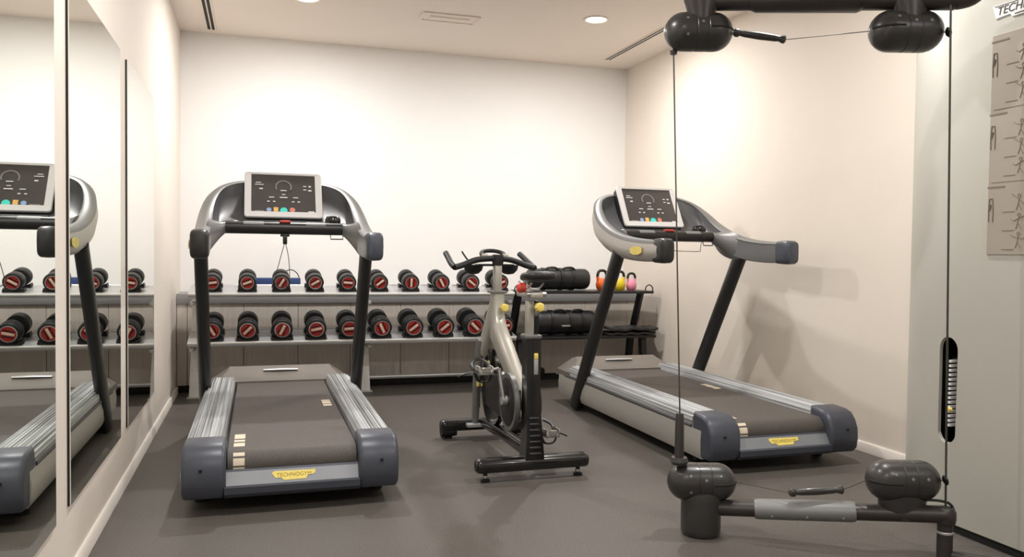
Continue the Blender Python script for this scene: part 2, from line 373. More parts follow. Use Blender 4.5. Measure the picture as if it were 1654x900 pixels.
    def rrect(w, h, r, cx=0, cy=0, k=5):
        o = []
        for qx, qy, a0 in ((1, 1, 0), (-1, 1, 90), (-1, -1, 180), (1, -1, 270)):
            for j in range(k+1):
                a = math.radians(a0 + 90*j/k); o.append((cx + qx*(w/2-r) + r*math.cos(a), cy + qy*(h/2-r) + r*math.sin(a)))
        return o
    sc = lambda p, z: SM @ Vector((p[0], p[1], z))
    hs = MB().prism(rrect(.445, Hs-.004, .02, 0, Hs/2), -.055, -.006, sc, .004).build('screen_housing', 'black', t)
    fr = MB(); o_ = rrect(.45, Hs, .018, 0, Hs/2); i_ = rrect(.372, Hs-.055, .004, 0, Hs/2+.012)
    fr.loft([[sc(p, -.008) for p in o_], [sc(p, .004) for p in o_], [sc((p[0]*.985, Hs/2+(p[1]-Hs/2)*.985), .008) for p in o_], [sc(p, .006) for p in i_], [sc(p, -.008) for p in i_]], loop=True)
    bz = fr.build('screen_bezel', 'bezel', hs, sharp=30)
    dp = MB().prism(i_, -.007, .0015, sc).build('display', 'display', hs)
    Hc_, z0 = Hs/2, .0018
    def pr_(nm, m_, polys, h=.001):
        b = MB()
        for p in polys: b.prism(p, z0-.0005, z0+h, sc)
        o = b.build(nm, m_, hs, flat=True)
        if len(polys) > 1: o['kind'] = 'stuff'
        return o
    rc = lambda cx, cy, w, h: [(cx-w/2, cy-h/2), (cx+w/2, cy-h/2), (cx+w/2, cy+h/2), (cx-w/2, cy+h/2)]
    cc = lambda cx, cy, r: [(cx+r*math.cos(2*PI*k/16), cy+r*math.sin(2*PI*k/16)) for k in range(16)]
    g = MB(); a0 = [math.radians(-25+230*k/20) for k in range(21)]
    ga = [(.0+.048*math.cos(a), .222+.048*math.sin(a)) for a in a0] + [(.0+.041*math.cos(a), .222+.041*math.sin(a)) for a in a0[::-1]]
    pr_('gauge_ring', 'greyprint', [ga])
    pr_('readout_print', 'white', [rc(0, .195, .035, .006), rc(.0, .166, .022, .005), rc(0, .145, .045, .007), rc(-.07, .145, .03, .006), rc(.07, .145, .03, .006), rc(-.14, .235, .05, .005), rc(-.145, .25, .03, .005), rc(-.13, .205, .02, .009), rc(.155, .20, .02, .009), rc(.155, .23, .014, .01), rc(.125, .23, .018, .006), rc(.125, .205, .018, .006), rc(.16, .045, .035, .008)])
    pr_('arrow_keys', 'white', [rc(-.088, .115, .014, .007), rc(-.055, .115, .014, .007), rc(.055, .115, .014, .007), rc(.088, .115, .014, .007)])
    pr_('blue_key', 'blue', [cc(-.085, .055, .014)]); pr_('orange_key', 'orange_key', [rc(-.045, .058, .026, .03)])
    pr_('start_key', 'teal', [cc(.0, .05, .021)], .003); pr_('stop_key', 'salmon', [cc(.05, .057, .016)])
    pr_('key_outline', 'greyprint', [rc(-.14, .045, .05, .006)])
    MB().box((0, 1.70, 1.42), (.16, .10, .12), .02).build('screen_mount', 'black', t)
    # yellow badge on outer left arm
    b = MB(); b.prism([(-.075, .014), (-.035, .024), (.035, .024), (.075, .014), (.075, -.012), (.03, -.024), (-.03, -.024), (-.075, -.012)], 0, .0025, lambda p, x: Vector((-.471-x, .83 - p[0], 1.128+p[1]))); b.build('arm_badge', 'yellow', t)
    return t
tm = make_treadmill('silver and charcoal treadmill standing beside the mirrored left wall')
t2 = copy_tree(tm); t2.location = (2.6, 3.5, 0); 
_cl = next(o for o in bpy.data.objects if o.parent == t2 and o.name.startswith('safety_clip'))
_cd = next(o for o in bpy.data.objects if o.parent == _cl); _me = MB()
_me.tube(bez([(-.01, 1.285, 1.15), (-.009, 1.285, 1.14), (.02, 1.285, 1.138), (.06, 1.285, 1.133), (.15, 1.284, 1.131), (.222, 1.282, 1.132), (.226, 1.28, 1.15), (.228, 1.262, 1.23), (.23, 1.27, 1.262)], 5), .0022, 5)
_md = bpy.data.meshes.new('safety_cord'); _me.bm.to_mesh(_md); _me.bm.free(); _md.materials.append(M['cable']); _cd.data = _md
t2['label'] = 'silver and charcoal treadmill standing along the cream right wall'

# ------------------------------------------------------------------ dumbbell rack with two tiers
rk = thing('dumbbell_rack', 'long silver two-tier dumbbell rack against the grey back ledge', 'rack', (0, 0, 0))
X0, X1 = -.47, 1.965
tiers = {'up': (6.16, .762, .790, 6.48, .836), 'lo': (6.10, .412, .445, 6.42, .500)}
for key, (yf, zb, zf, yb, zbk) in tiers.items():
    sh = MB().prism([(yf, zb), (yf-.008, zb+.012), (yf-.008, zf), (yf+.012, zf+.006), (yb, zbk), (yb, zbk-.03), (yf+.03, zb), (yf+.01, zb)], X0, X1, lambda p, x: Vector((x, p[0], p[1]))).build('shelf_tray', 'steel', rk, sharp=25)
    MB().box(((X0+X1)/2, yf-.011, zf-.006), (X1-X0, .006, .012), .002).build('front_lip', 'legwhite', sh)
    MB().cyl((X0+.01, yb+.005, zbk-.005), (X1-.01, yb+.005, zbk-.005), .012, n=10).build('back_rail', 'steel', sh)
for x in (-.445, .815, 1.94):
    MB().loft([[(x-w, y-.03, z), (x+w, y-.03, z), (x+w, y+.03, z), (x-w, y+.03, z)] for w, y, z in ((.034, 6.40, .012), (.020, 6.42, .40), (.016, 6.44, .72))]).build('leg', 'legwhite', rk, sharp=20)
    MB().box((x, 6.40, .006), (.10, .12, .012), .003).build('foot', 'steel', rk)
    MB().box((x, 6.29, .385), (.03, .27, .03), .004).build('bracket', 'steel', rk)
    MB().box((x, 6.32, .715), (.03, .27, .03), .004).build('bracket', 'steel', rk)
br = MB().cyl((-.445, 6.44, .105), (1.96, 6.44, .105), .012, n=12).build('brace_tube', 'steel', rk)
MB().lathe([(.001, 0), (.03, 0), (.037, .012), (.034, .03), (.001, .036)], (2.355, YW, .082), (0, -1, 0)).build('bumper', 'rubber', tr)

def make_dumbbell(r, L):
    t = thing('dumbbell', 'x', 'dumbbell', (0, 0, 0))
    hl = L*.34
    for s in (-1, 1):
        h = MB().lathe([(.001, L/2-hl), (r*.9, L/2-hl), (r, L/2-hl+.008), (r, L/2-.012), (r*.93, L/2-.003), (r*.78, L/2-.001), (.001, L/2-.001)], (0, 0, 0), (0, s, 0), 28).build('head', 'rubber', t)
        q = r*.76
        MB().lathe([(q, L/2-.003), (q, L/2+.003), (q*.88, L/2+.003), (q*.88, L/2-.003)], (0, 0, 0), (0, s, 0), 28).build('ring', 'chrome', h)
        MB().lathe([(.001, L/2-.002), (q*.87, L/2-.002), (q*.87, L/2+.001), (.001, L/2+.001)], (0, 0, 0), (0, s, 0), 24).build('red_disc', 'red', h)
        MB().box((0, s*(L/2+.002), 0), (q*1.35, .005, q*.3), .002, seg=1).build('number_plate', 'cream', h)
        for zz in (-1, 1): MB().box((0, s*(L/2+.0015), zz*q*.36), (q*1.3, .002, q*.16)).build('groove', 'gloss_black', h)
    MB().cyl((0, -L/2+hl-.01, 0), (0, L/2-hl+.01, 0), .017, n=16).build('handle', 'chrome', t)
    return t
ords = ['first', 'second', 'third', 'fourth', 'fifth', 'sixth', 'seventh', 'eighth', 'ninth', 'last']
pu = make_dumbbell(.062, .27); pl_ = make_dumbbell(.072, .30)
rolls = {'up': [8, -12, 58, -25, -4, 38, 88, -62, -38, 20], 'lo': [-60, 45, 65, 12, 4, -65, 38, 40, -45, 10]}
rolls['up'][1] = 20; rolls['up'][3] = 30
for key, proto, r, L, word in (('up', pu, .062, .27, 'upper'), ('lo', pl_, .072, .30, 'lower')):
    yf, zb, zf, yb, zbk = tiers[key]; sl = math.atan2(zbk-zf, yb-yf)
    for i in range(10):
        o = proto if i == 0 else copy_tree(proto)
        x = -.31 + .2405*i + (.004 if key == 'lo' else 0)
        yc = (yf+yb)/2 - (.02 if key == 'up' else .03); zc = zf + (yc-yf)*math.tan(sl) + r + .012
        grow = 1 + (.012*i if key == 'lo' else .006*i)
        o.scale = (grow, 1, grow) if key == 'up' else (grow, grow, grow)
        o.location = (x, yc, zc + (grow-1)*r)
        o.rotation_euler = (Matrix.Rotation(sl, 4, 'X') @ Matrix.Rotation(-math.radians(rolls[key][i]), 4, 'Y')).to_euler()
        o['label'] = 'black dumbbell with red end disc, %s from the left on the %s tier' % (ords[i], word)
        o['group'] = 'dumbbells on the %s tier' % word
        for dy in (-L*.32, L*.32):
            b = MB(); w = r*.95
            pts = [(-w*1.15, .008), (-w, .0), (w, 0), (w*1.15, .008), (w*1.05, .018+r*.2), (w*.5, .014), (0, .009), (-w*.5, .014), (-w*1.05, .018+r*.2)]
            yy = yc+dy; z0 = zf + (yy-yf)*math.tan(sl)+.001
            b.prism(pts, yy-.03, yy+.03, lambda p, y, x=x, z0=z0: Vector((x+p[0], y, z0+p[1]+(y-yy)*math.tan(sl)))).build('cradle', 'black', rk)

# navy box with a cable on the ledge behind
t = thing('cable_box', 'flat navy blue box with black cable lying behind the dumbbells', 'box', (.15, 6.72, .765))
bx = MB().box((0, 0, .06), (.36, .12, .12), .006).build('body', 'navy', t)
MB().box((.035, -.061, .05), (.09, .003, .02)).build('sticker', 'white', bx)
MB().tube(bez([(.03, 0, .10), (.05, 0, .16), (.11, 0, .185), (.16, 0, .15), (.18, 0, .08)], 6), .004, 6).build('cable', 'black', t)

# ------------------------------------------------------------------ black storage rack on the right
st = thing('storage_rack', 'black two-shelf equipment rack in the back right corner', 'rack', (0, 0, 0))
sx0, sx1 = 1.99, 3.22
up = MB().box(((sx0+sx1)/2, 6.36, .788), (sx1-sx0, .34, .022), .004).build('top_shelf', 'tube', st)
lw = MB().box(((sx0+sx1)/2, 6.33, .418), (sx1-sx0, .40, .022), .004).build('bottom_shelf', 'black', st)
for x in (sx0+.04, sx1-.09):
    for pts in (((6.26, .78), (6.42, .42)), ((6.44, .42), (6.50, .02)), ((6.22, .42), (6.16, .02))):
        (ya, za), (yb_, zb_) = pts
        MB().tube([(x, ya, za), (x, yb_, zb_)], .022, 4, ry=.035).build('leg', 'black', st)
    MB().box((x, 6.33, .012), (.06, .42, .024), .004).build('foot', 'black', st)
for x in (sx0+.03, sx1-.03):
    MB().tube(bez([(x-.035, 6.22, .795), (x-.03, 6.22, .83), (x, 6.22, .85), (x+.03, 6.22, .83), (x+.035, 6.22, .795)], 5), .005, 8).build('end_loop', 'tube', st)
def bag(name, label, x0, x1, y, zb, r, straps, grp):
    t = thing(name, label, 'bag', ((x0+x1)/2, y, zb), 0, grp); L = x1-x0
    prof = [(.001, -L/2), (r*.8, -L/2+.002), (r*.97, -L/2+.02)] + [(r*(1+.03*math.sin(k*1.7)), -L/2+.02+(L-.04)*k/12) for k in range(1, 12)] + [(r*.97, L/2-.02), (r*.85, L/2-.002), (r*.78, L/2+.004), (.001, L/2-.006)]
    MB().lathe(prof, (0, 0, r*1.075), (1, 0, 0), 28).build('body', 'vinyl', t, sharp=60)
    for sxx in straps:
        MB().lathe([(r*.99, -.018), (r*1.07, -.016), (r*1.07, .016), (r*.99, .018)], (sxx, 0, r*1.075), (1, 0, 0), 28).build('strap', 'black', t)
    for sxx in straps[:2]:
        MB().tube(bez([(sxx, -r*.5, r*1.9), (sxx+.03, -r*.6, r*2.15), (sxx+.09, -r*.6, r*2.15), (sxx+.12, -r*.5, r*1.9)], 5), .009, 8).build('carry_handle', 'black', t)
    return t
bag('sand_bag', 'rolled black vinyl sandbag with straps lying on the top shelf', 2.13, 2.66, 6.33, .80, .088, (-.13, .02, .12), 'black sandbags')
b2 = bag('sand_bag', 'rolled black vinyl sandbag with straps lying on the lower shelf', 2.13, 2.70, 6.28, .43, .098, (-.1, .06, .17), 'black sandbags')
MB().box((.02, -.099, .085), (.1, .003, .012)).build('tag', 'steel', b2)
def kettlebell(x, y, m_, label, k):
    t = thing('kettlebell', label, 'kettlebell', (x, y, .80), .2, 'kettlebells on the top shelf')
    MB().lathe([(.001, 0), (.034*k, 0), (.047*k, .015*k), (.054*k, .045*k), (.05*k, .075*k), (.036*k, .098*k), (.001, .105*k)], n=24).build('body', m_, t)
    MB().tube(bez([(-.034*k, 0, .085*k), (-.046*k, 0, .12*k), (-.034*k, 0, .158*k), (0, 0, .168*k), (.034*k, 0, .158*k), (.046*k, 0, .12*k), (.034*k, 0, .085*k)], 6), .0125*k, 10).build('handle', 'gloss_black', t)
    for sxx in (-1, 1): MB().cyl((sxx*.036*k, 0, .08*k), (sxx*.046*k, 0, .118*k), .0145*k, .013*k, 10).build('horn', m_, t)
kettlebell(2.80, 6.33, 'orange', 'orange kettlebell with black handle on the top shelf', 1.0)
kettlebell(2.965, 6.33, 'kyellow', 'yellow kettlebell half hidden behind the treadmill post', .95)
kettlebell(3.075, 6.33, 'pink', 'pink kettlebell at the right end of the top shelf', .86)
random.seed(4)
for q, (cx, cy, w, d, z, lab) in enumerate(((2.99, 6.235, .44, .22, .435, 'folded black exercise mat at the bottom of the lower-shelf pile'), (3.0, 6.225, .46, .22, .466, 'crumpled black exercise mat on top of the lower-shelf pile'))):
    o = MB(); nx, ny = 22, 10; top = []
    for j in range(ny+1):
        row = []
        for i in range(nx+1):
            u, v = i/nx-.5, j/ny-.5
            hz = .02 + (q*.02)*(math.sin(u*11+1)*.5+.5)*(1-abs(v)) + .004*math.sin(u*23+v*9)
            row.append(Vector((cx + u*w*(1+.05*math.sin(v*6)), cy + v*d, z + hz)))
        top.append(row)
    rings = []
    for row in top: rings.append(row + [Vector((p.x, p.y, p.z-.018)) for p in row[::-1]])
    o.loft(rings); ob = o.build('exercise_mat', 'vinyl', None, sharp=60); tag(ob, lab, 'mat', 'mats on the lower shelf')

# ------------------------------------------------------------------ spinning bike
bk = thing('spin_bike', 'silver and black indoor cycling bike between the two treadmills', 'exercise bike', (1.29, 0, 0))
def stab(y, w, m_):
    b = MB(); rg = []
    for x, q in ((-w, .8), (-w+.008, .97), (-w+.02, 1), (w-.02, 1), (w-.008, .97), (w, .8)):
        rg.append([(x, y+.045*q*math.cos(a), .078+.036*q*math.copysign(abs(math.sin(a))**.7, math.sin(a))) for a in [2*PI*k/20 for k in range(20)]])
    o = b.loft(rg).build('stabilizer', m_, bk)
    for sx in (-1, 1):
        MB().lathe([(.001, 0), (.022, 0), (.023, .012), (.012, .016), (.009, .05), (.001, .05)], (sx*(w-.045), y, 0), n=16).build('levelling_foot', 'rubber', o)
        MB().lathe([(.013, .018), (.014, .024), (.013, .03), (.001, .03)], (sx*(w-.045), y, 0), n=12).build('foot_nut', 'chrome', o)
        MB().cyl((sx*(w-.012), y, .078), (sx*(w+.004), y, .078), .03, .026, 16).build('end_cap', 'black', o)
    return o
stab(3.72, .285, 'gloss_black')
fs = stab(4.66, .25, 'gloss_black')
MB().box((0, 4.60, .085), (.22, .06, .02), .004).build('base_plate', 'steel', fs)
for sx in (-1, 1): MB().cyl((-.25+.0 if sx < 0 else .25, 4.66, .045), (-.16 if sx < 0 else .16, 4.66, .05), .04, .036, 16).build('transport_wheel', 'rubber', fs)
# seat post column
MB().loft([[(sx*w, y+sy*d, z) for sx, sy in ((-1, -1), (1, -1), (1, 1), (-1, 1))] for w, d, y, z in ((.048, .05, 3.73, .10), (.042, .045, 3.735, .2), (.036, .04, 3.75, .34), (.034, .038, 3.765, .69))]).build('seat_tube', 'gloss_black', bk, sharp=20)
lg = MB()
for k in range(7): lg.box((0, 3.683+.0035*k, .13+.028*k), (.062-.002*k, .02, .012), .003, seg=1)
lg.build('rib_pad', 'tube', bk)
MB().box((.012, 3.722, .555), (.022, .012, .09), .003).build('height_window', 'steel', bk)
MB().box((.012, 3.72, .60), (.02, .012, .03), .003).build('height_marker', 'paleyellow', bk)
MB().box((0, 3.765, .695), (.086, .09, .02), .006).build('seat_collar', 'frame_dark', bk)
MB().box((-.008, 3.77, .78), (.034, .05, .18), .006).build('seat_post', 'frame', bk)
MB().box((.024, 3.775, .78), (.026, .045, .18), .004).build('seat_post_scale', 'black', bk)
kn = MB().lathe([(.001, -.018), (.02, -.018), (.024, -.01), (.024, .012), (.018, .022), (.001, .024)], (.018, 3.70, .842), (0, -1, 0), 8).build('seat_knob', 'paleyellow', bk)
MB().cyl((.018, 3.71, .842), (.02, 3.76, .80), .012, n=10).build('knob_stem', 'chrome', kn)
MB().box((0, 3.80, .90), (.062, .24, .03), .008).build('seat_slider', 'frame', bk)
MB().lathe([(.001, -.02), (.024, -.02), (.026, .01), (.018, .02), (.001, .02)], (-.06, 3.75, .935), (-1, 0, 0), 10).build('slider_knob', 'redbtn', bk)
MB().tube([(-.05, 3.70, .905), (.05, 3.70, .905)], .014, 10).build('slider_clamp', 'chrome', bk)
rg = []
for y, w, z, h in ((3.655, .04, .996, .014), (3.67, .07, .996, .021), (3.70, .086, .996, .025), (3.76, .082, .994, .024), (3.82, .056, .99, .022), (3.88, .034, .986, .02), (3.94, .027, .98, .018), (3.965, .018, .978, .012)):
    rg.append([(.022 + w*math.copysign(abs(math.cos(a))**.8, math.cos(a)), y, z + h*math.copysign(abs(math.sin(a))**.8, math.sin(a)) - .008*(1-abs(math.cos(a)))*(w > .08)) for a in [2*PI*k/24 for k in range(24)]])
sd = MB().loft(rg).build('saddle', 'vinyl', bk, sharp=70)
for sx in (-1, 1): MB().tube(bez([(sx*.03, 3.68, .96), (sx*.028, 3.74, .932), (sx*.02, 3.84, .93), (sx*.012, 3.93, .958)], 5), .005, 8).build('saddle_rail', 'chrome', sd)
# main silver frame
def beam(path, ws, ds, name, m_, sharp=35):
    P = [Vector(p) for p in path]; rg = []
    for i, p in enumerate(P):
        a = P[max(i-1, 0)]; b = P[min(i+1, len(P)-1)]; tv = (b-a).normalized(); nv = Vector((1, 0, 0)); dv = tv.cross(nv).normalized()
        w, d = ws[i], ds[i]
        rg.append([p + nv*w*math.copysign(abs(math.cos(q))**.6, math.cos(q)) + dv*d*math.copysign(abs(math.sin(q))**.6, math.sin(q)) for q in [2*PI*k/20 for k in range(20)]])
    return MB().loft(rg).build(name, m_, bk, sharp)
beam([(0, 4.36, .885), (0, 4.37, .76), (0, 4.33, .66), (0, 4.20, .58), (0, 4.02, .47), (0, 3.80, .34)], [.036, .038, .042, .042, .04, .034], [.045, .055, .07, .062, .05, .04], 'main_frame', 'frame', 60)
beam([(0, 4.385, .84), (0, 4.43, .74), (0, 4.51, .62), (0, 4.56, .52)], [.03, .038, .045, .06], [.03, .05, .05, .04], 'fork_crown', 'frame', 60)
for sx in (-1, 1):
    beam([(sx*.045, 4.545, .60), (sx*.05, 4.60, .38), (sx*.052, 4.62, .09)], [.018, .019, .018], [.04, .038, .03], 'fork_blade', 'frame_dark', 60)
beam([(0, 3.78, .12), (0, 4.2, .115), (0, 4.62, .095)], [.03, .03, .03], [.03, .028, .024], 'lower_frame', 'gloss_black', 60)
# flywheel and drive
fw = MB().lathe([(.03, -.014), (.13, -.010), (.18, -.016), (.205, -.016), (.205, .016), (.18, .016), (.13, .010), (.03, .014)], (0, 4.42, .325), (1, 0, 0), 48).build('flywheel', 'gloss_black', bk)
MB().lathe([(.001, -.03), (.03, -.03), (.03, .03), (.001, .03)], (0, 4.42, .325), (1, 0, 0), 20).build('hub', 'chrome', fw)
cg = MB()
for sx in (-1, 1): cg = MB().lathe([(.001, 0), (.12, 0), (.135, .01), (.14, .026), (.001, .03)], (sx*.075, 3.92, .345), (-sx, 0, 0), 36).build('drive_cover', 'black', bk)
MB().lathe([(.138, -.012), (.146, -.012), (.146, .012), (.138, .012)], (-.06, 3.92, .345), (1, 0, 0), 36).build('cover_rim', 'frame_dark', bk)
gb = MB(); gb.prism([(3.82, .42), (3.95, .47), (4.42, .42), (4.42, .24), (3.95, .22), (3.82, .27)], -.05, -.03, lambda p, x: Vector((x, p[0], p[1])), .006); gb.build('belt_guard', 'black', bk)
MB().box((0, 4.42, .50), (.06, .07, .11), .01).build('brake_unit', 'gloss_black', bk)
MB().box((-.034, 4.40, .47), (.004, .035, .04)).build('warning_sticker', 'yellow', bk)
MB().box((-.062, 4.505, .28), (.004, .05, .14), .001, seg=1).build('fork_guard', 'black', bk)
MB().box((-.06, 4.50, .345), (.034, .012, .03), .002, seg=1).build('sticker', 'yellow', bk)
for sx, sg in ((-1, 1), (1, -1)):
    hub = Vector((sx*.09, 3.92, .352)); tip = Vector((sx*.115, 3.92+sg*.015, .352+sg*.165))
    ca = beam([hub, hub.lerp(tip, .5), tip], [.009, .009, .009], [.02, .016, .014], 'crank_arm', 'chrome', 60)
    MB().cyl(hub-Vector((sx*.03, 0, 0)), hub+Vector((sx*.012, 0, 0)), .024, n=16).build('crank_bolt', 'steel', ca)
    pc = tip + Vector((-.075 if sx < 0 else .045, 0, -.02))
    pd = MB()
    pd.box(pc, (.07, .08, .018), .004)
    for dx in (-.034, .034): pd.box(pc+Vector((dx, 0, .012)), (.008, .085, .045), .003, seg=1)
    pd.box(pc+Vector((0, -.035, .014)), (.05, .01, .03), .002, seg=1)
    pdo = pd.build('pedal', 'chrome', bk)
    MB().cyl(tip, pc, .007, n=8).build('axle', 'steel', pdo)
    MB().tube(bez([pc+Vector((-.04, .04, .0)), pc+Vector((-.045, .10, .03)), pc+Vector((0, .14, .05)), pc+Vector((.045, .10, .03)), pc+Vector((.04, .04, .0))], 5), .006, 8, ry=.012).build('toe_cage', 'black', pdo)
    MB().tube(bez([pc+Vector((-.045, .02, -.005)), pc+Vector((-.02, .03, -.05)), pc+Vector((.03, .03, -.05)), pc+Vector((.045, .02, -.005))], 5), .005, 6, ry=.012).build('strap', 'black', pdo)
    MB().tube(bez([pc+Vector((sx*.045, .02, .0)), pc+Vector((sx*.08, .04, -.01)), pc+Vector((sx*.12, .07, -.03))], 4), .004, 6).build('strap_end', 'black', pdo)
# handlebar post and bars
MB().box((0, 4.365, .885), (.088, .11, .014), .004).build('head_collar', 'frame_dark', bk)
MB().box((0, 4.365, .96), (.042, .055, .17), .008).build('handlebar_post', 'frame', bk)
k2 = MB().lathe([(.001, -.018), (.02, -.018), (.024, -.01), (.024, .012), (.018, .022), (.001, .024)], (.018, 4.28, .80), (0, -1, 0), 8).build('handlebar_knob', 'paleyellow', bk)
MB().cyl((.018, 4.29, .80), (.01, 4.36, .80), .012, n=10).build('knob_stem', 'steel', k2)
MB().lathe([(.001, -.03), (.03, -.03), (.034, 0), (.03, .03), (.001, .03)], (0, 4.36, 1.065), (0, 0, 1), 20).build('stem_clamp', 'black', bk)
for sx in (-1, 1):
    hb = MB().tube(bez([(0, 4.36, 1.075), (sx*.10-.02, 4.355, 1.065), (sx*.185-.02, 4.345, 1.035), (sx*.233-.022, 4.33, 1.022)], 6), .017, 12).build('handlebar', 'rubber', bk)
    MB().tube(bez([(sx*.231-.022, 4.335, 1.022), (sx*.232-.03, 4.38, 1.04), (sx*.226-.04, 4.44, 1.072), (sx*.22-.05, 4.49, 1.10)], 6), .0165, 12).build('horn_grip', 'rubber', bk)
    MB().lathe([(.001, -.055), (.03, -.05), (.05, -.03), (.058, 0), (.054, 0), (.001, -.01)], (sx*.105-.01, 4.46, 1.035), n=24).build('bottle_cup', 'black', bk)
    MB().box((sx*.06, 4.43, 1.035), (.09, .10, .012), .003).build('cup_bracket', 'tube', bk)
MB().tube([(.062*math.cos(a)*1.1, 4.46+.055*math.sin(a), 1.095+.022*math.sin(a)) for a in [2*PI*k/24 for k in range(24)]], .012, 10, loop=True).build('centre_loop', 'rubber', bk)
MB().tube(bez([(-.06, 4.44, 1.085), (-.10, 4.42, 1.06), (-.15, 4.41, 1.055), (-.18, 4.42, 1.09), (-.19, 4.43, 1.11)], 5), .005, 8).build('brake_cable', 'black', bk)
for sx in (-1, 1): MB().box((sx*.06, 4.42, 1.085), (.03, .05, .03), .008).build('loop_bracket', 'frame', bk)

# ------------------------------------------------------------------ cable machine
cm = thing('cable_machine', 'pale grey cable training machine with dark swivel arms at right', 'gym machine', (0, 0, 0))
FX, ZT = 2.67, 2.34
# panel skin with a slot hole: strip mesh in (s, z)
import bisect
def face_pt(y):      # x on the front skin at depth y
    return FX + (.83*(y-2.5)**2 if y > 2.5 else 0)
YS, ZS0, ZS1, RS = 2.585, .352, .785, .052
pan = MB(); nb = 24
hole = []
for k in range(nb):
    a = 2*PI*k/nb; cyy = RS*math.cos(a); cz = RS*math.sin(a)
    hole.append((YS+cyy, (ZS1-RS if a <= PI else ZS0+RS)+cz))
yend = 3.10
# skin as cells around the hole
ya, yb2, za, zb2 = YS-.07, YS+.07, ZS0-.03, ZS1+.03
def quad(y0, y1, z0, z1, ny):
    for i in range(ny):
        p, q = y0+(y1-y0)*i/ny, y0+(y1-y0)*(i+1)/ny
        v = [pan.bm.verts.new(c) for c in ((face_pt(p), p, z0), (face_pt(q), q, z0), (face_pt(q), q, z1), (face_pt(p), p, z1))]
        pan.bm.faces.new(v)
Z0 = .035
quad(1.30, ya, Z0, ZT, 6); quad(yb2, yend, Z0, ZT, 10)
quad(ya, yb2, Z0, za, 6); quad(ya, yb2, zb2, ZT, 6)
def sqpt(a):      # point of the cell border in the direction of the slot point
    y, z = a; dy, dz = y-YS, z-(ZS0+ZS1)/2
    hy, hz = .07, (zb2-za)/2
    tt = min(hy/abs(dy) if abs(dy) > 1e-6 else 9e9, hz/abs(dz) if abs(dz) > 1e-6 else 9e9)
    return (YS+dy*tt, (ZS0+ZS1)/2+dz*tt)
out = []
hs2 = []
for k in range(nb):
    hs2.append(hole[k])
    n_, m_ = hole[k], hole[(k+1) % nb]
    if abs(n_[1]-m_[1]) > .2:
        for j in range(1, 4): hs2.append((n_[0]+(m_[0]-n_[0])*j/4, n_[1]+(m_[1]-n_[1])*j/4))
nh = len(hs2); bo = [sqpt(p) for p in hs2]
for cyc in ((ya, za), (yb2, za), (yb2, zb2), (ya, zb2)):
    j = min(range(nh), key=lambda i: (bo[i][0]-cyc[0])**2+(bo[i][1]-cyc[1])**2); bo[j] = cyc
H1 = [pan.bm.verts.new((face_pt(p[0]), p[0], p[1])) for p in hs2]
H2 = [pan.bm.verts.new((face_pt(p[0]), p[0], p[1])) for p in bo]
H3 = [pan.bm.verts.new((face_pt(p[0])+.012, YS+(p[0]-YS)*.93, (ZS0+ZS1)/2+(p[1]-(ZS0+ZS1)/2)*.985)) for p in hs2]
for i in range(nh):
    j = (i+1) % nh
    pan.bm.faces.new((H1[i], H1[j], H2[j], H2[i])); pan.bm.faces.new((H3[i], H3[j], H1[j], H1[i]))
bmesh.ops.remove_doubles(pan.bm, verts=pan.bm.verts, dist=.0008)
pan.bm.normal_update()
for f_ in pan.bm.faces:
    if f_.normal.x > .3: f_.normal_flip()
pn = pan.build('front_panel', 'tower', cm, sharp=50, recalc=False)
# body behind the skin
xe = face_pt(yend)
bd = MB(); bd.prism([(xe, yend), (3.20, yend-.03), (3.20, 1.30), (FX, 1.30), (FX, 1.302), (3.19, 1.302), (3.19, yend-.034), (xe, yend-.004)], Z0, ZT, lambda p, z: Vector((p[0], p[1], z)))
bd.build('back_cover', 'tower', cm)
MB().box(((FX+3.2)/2, (1.30+yend)/2-.02, ZT+.01), (3.2-FX, yend-1.30-.06, .02), .004).build('top_cover', 'tower', cm)
MB().prism([(FX+.012, 1.31), (FX+.012, 2.5), (FX+.03, 2.64), (FX+.09, 2.8), (FX+.29, 3.08), (3.19, 3.05), (3.19, 1.31)], 0, .05, lambda p, z: Vector((p[0], p[1], z))).build('plinth', 'toe', cm)
# slot: dark well and weight stack with numbered plates
MB().box((FX+.20, YS-.03, .57), (.02, .26, .62)).build('slot_back', 'toe', cm)
MB().box((FX+.13, YS+.10, .57), (.14, .01, .62)).build('slot_side', 'toe', cm)
for k in range(15):
    w = MB().box((FX+.125, YS-.02, .43+.0185*k), (.13, .10, .0165), .002, seg=1).build('weight_plate', 'black', cm)
    MB().box((FX+.028, YS-.021, .43+.0185*k), (.066, .010, .010)).build('plate_number', 'white', w)
MB().lathe([(.001, 0), (.009, 0), (.009, .016), (.001, .018)], (FX-.002, YS-.03, .495), (-1, .2, 0), 12).build('selector_pin', 'yellow', cm)
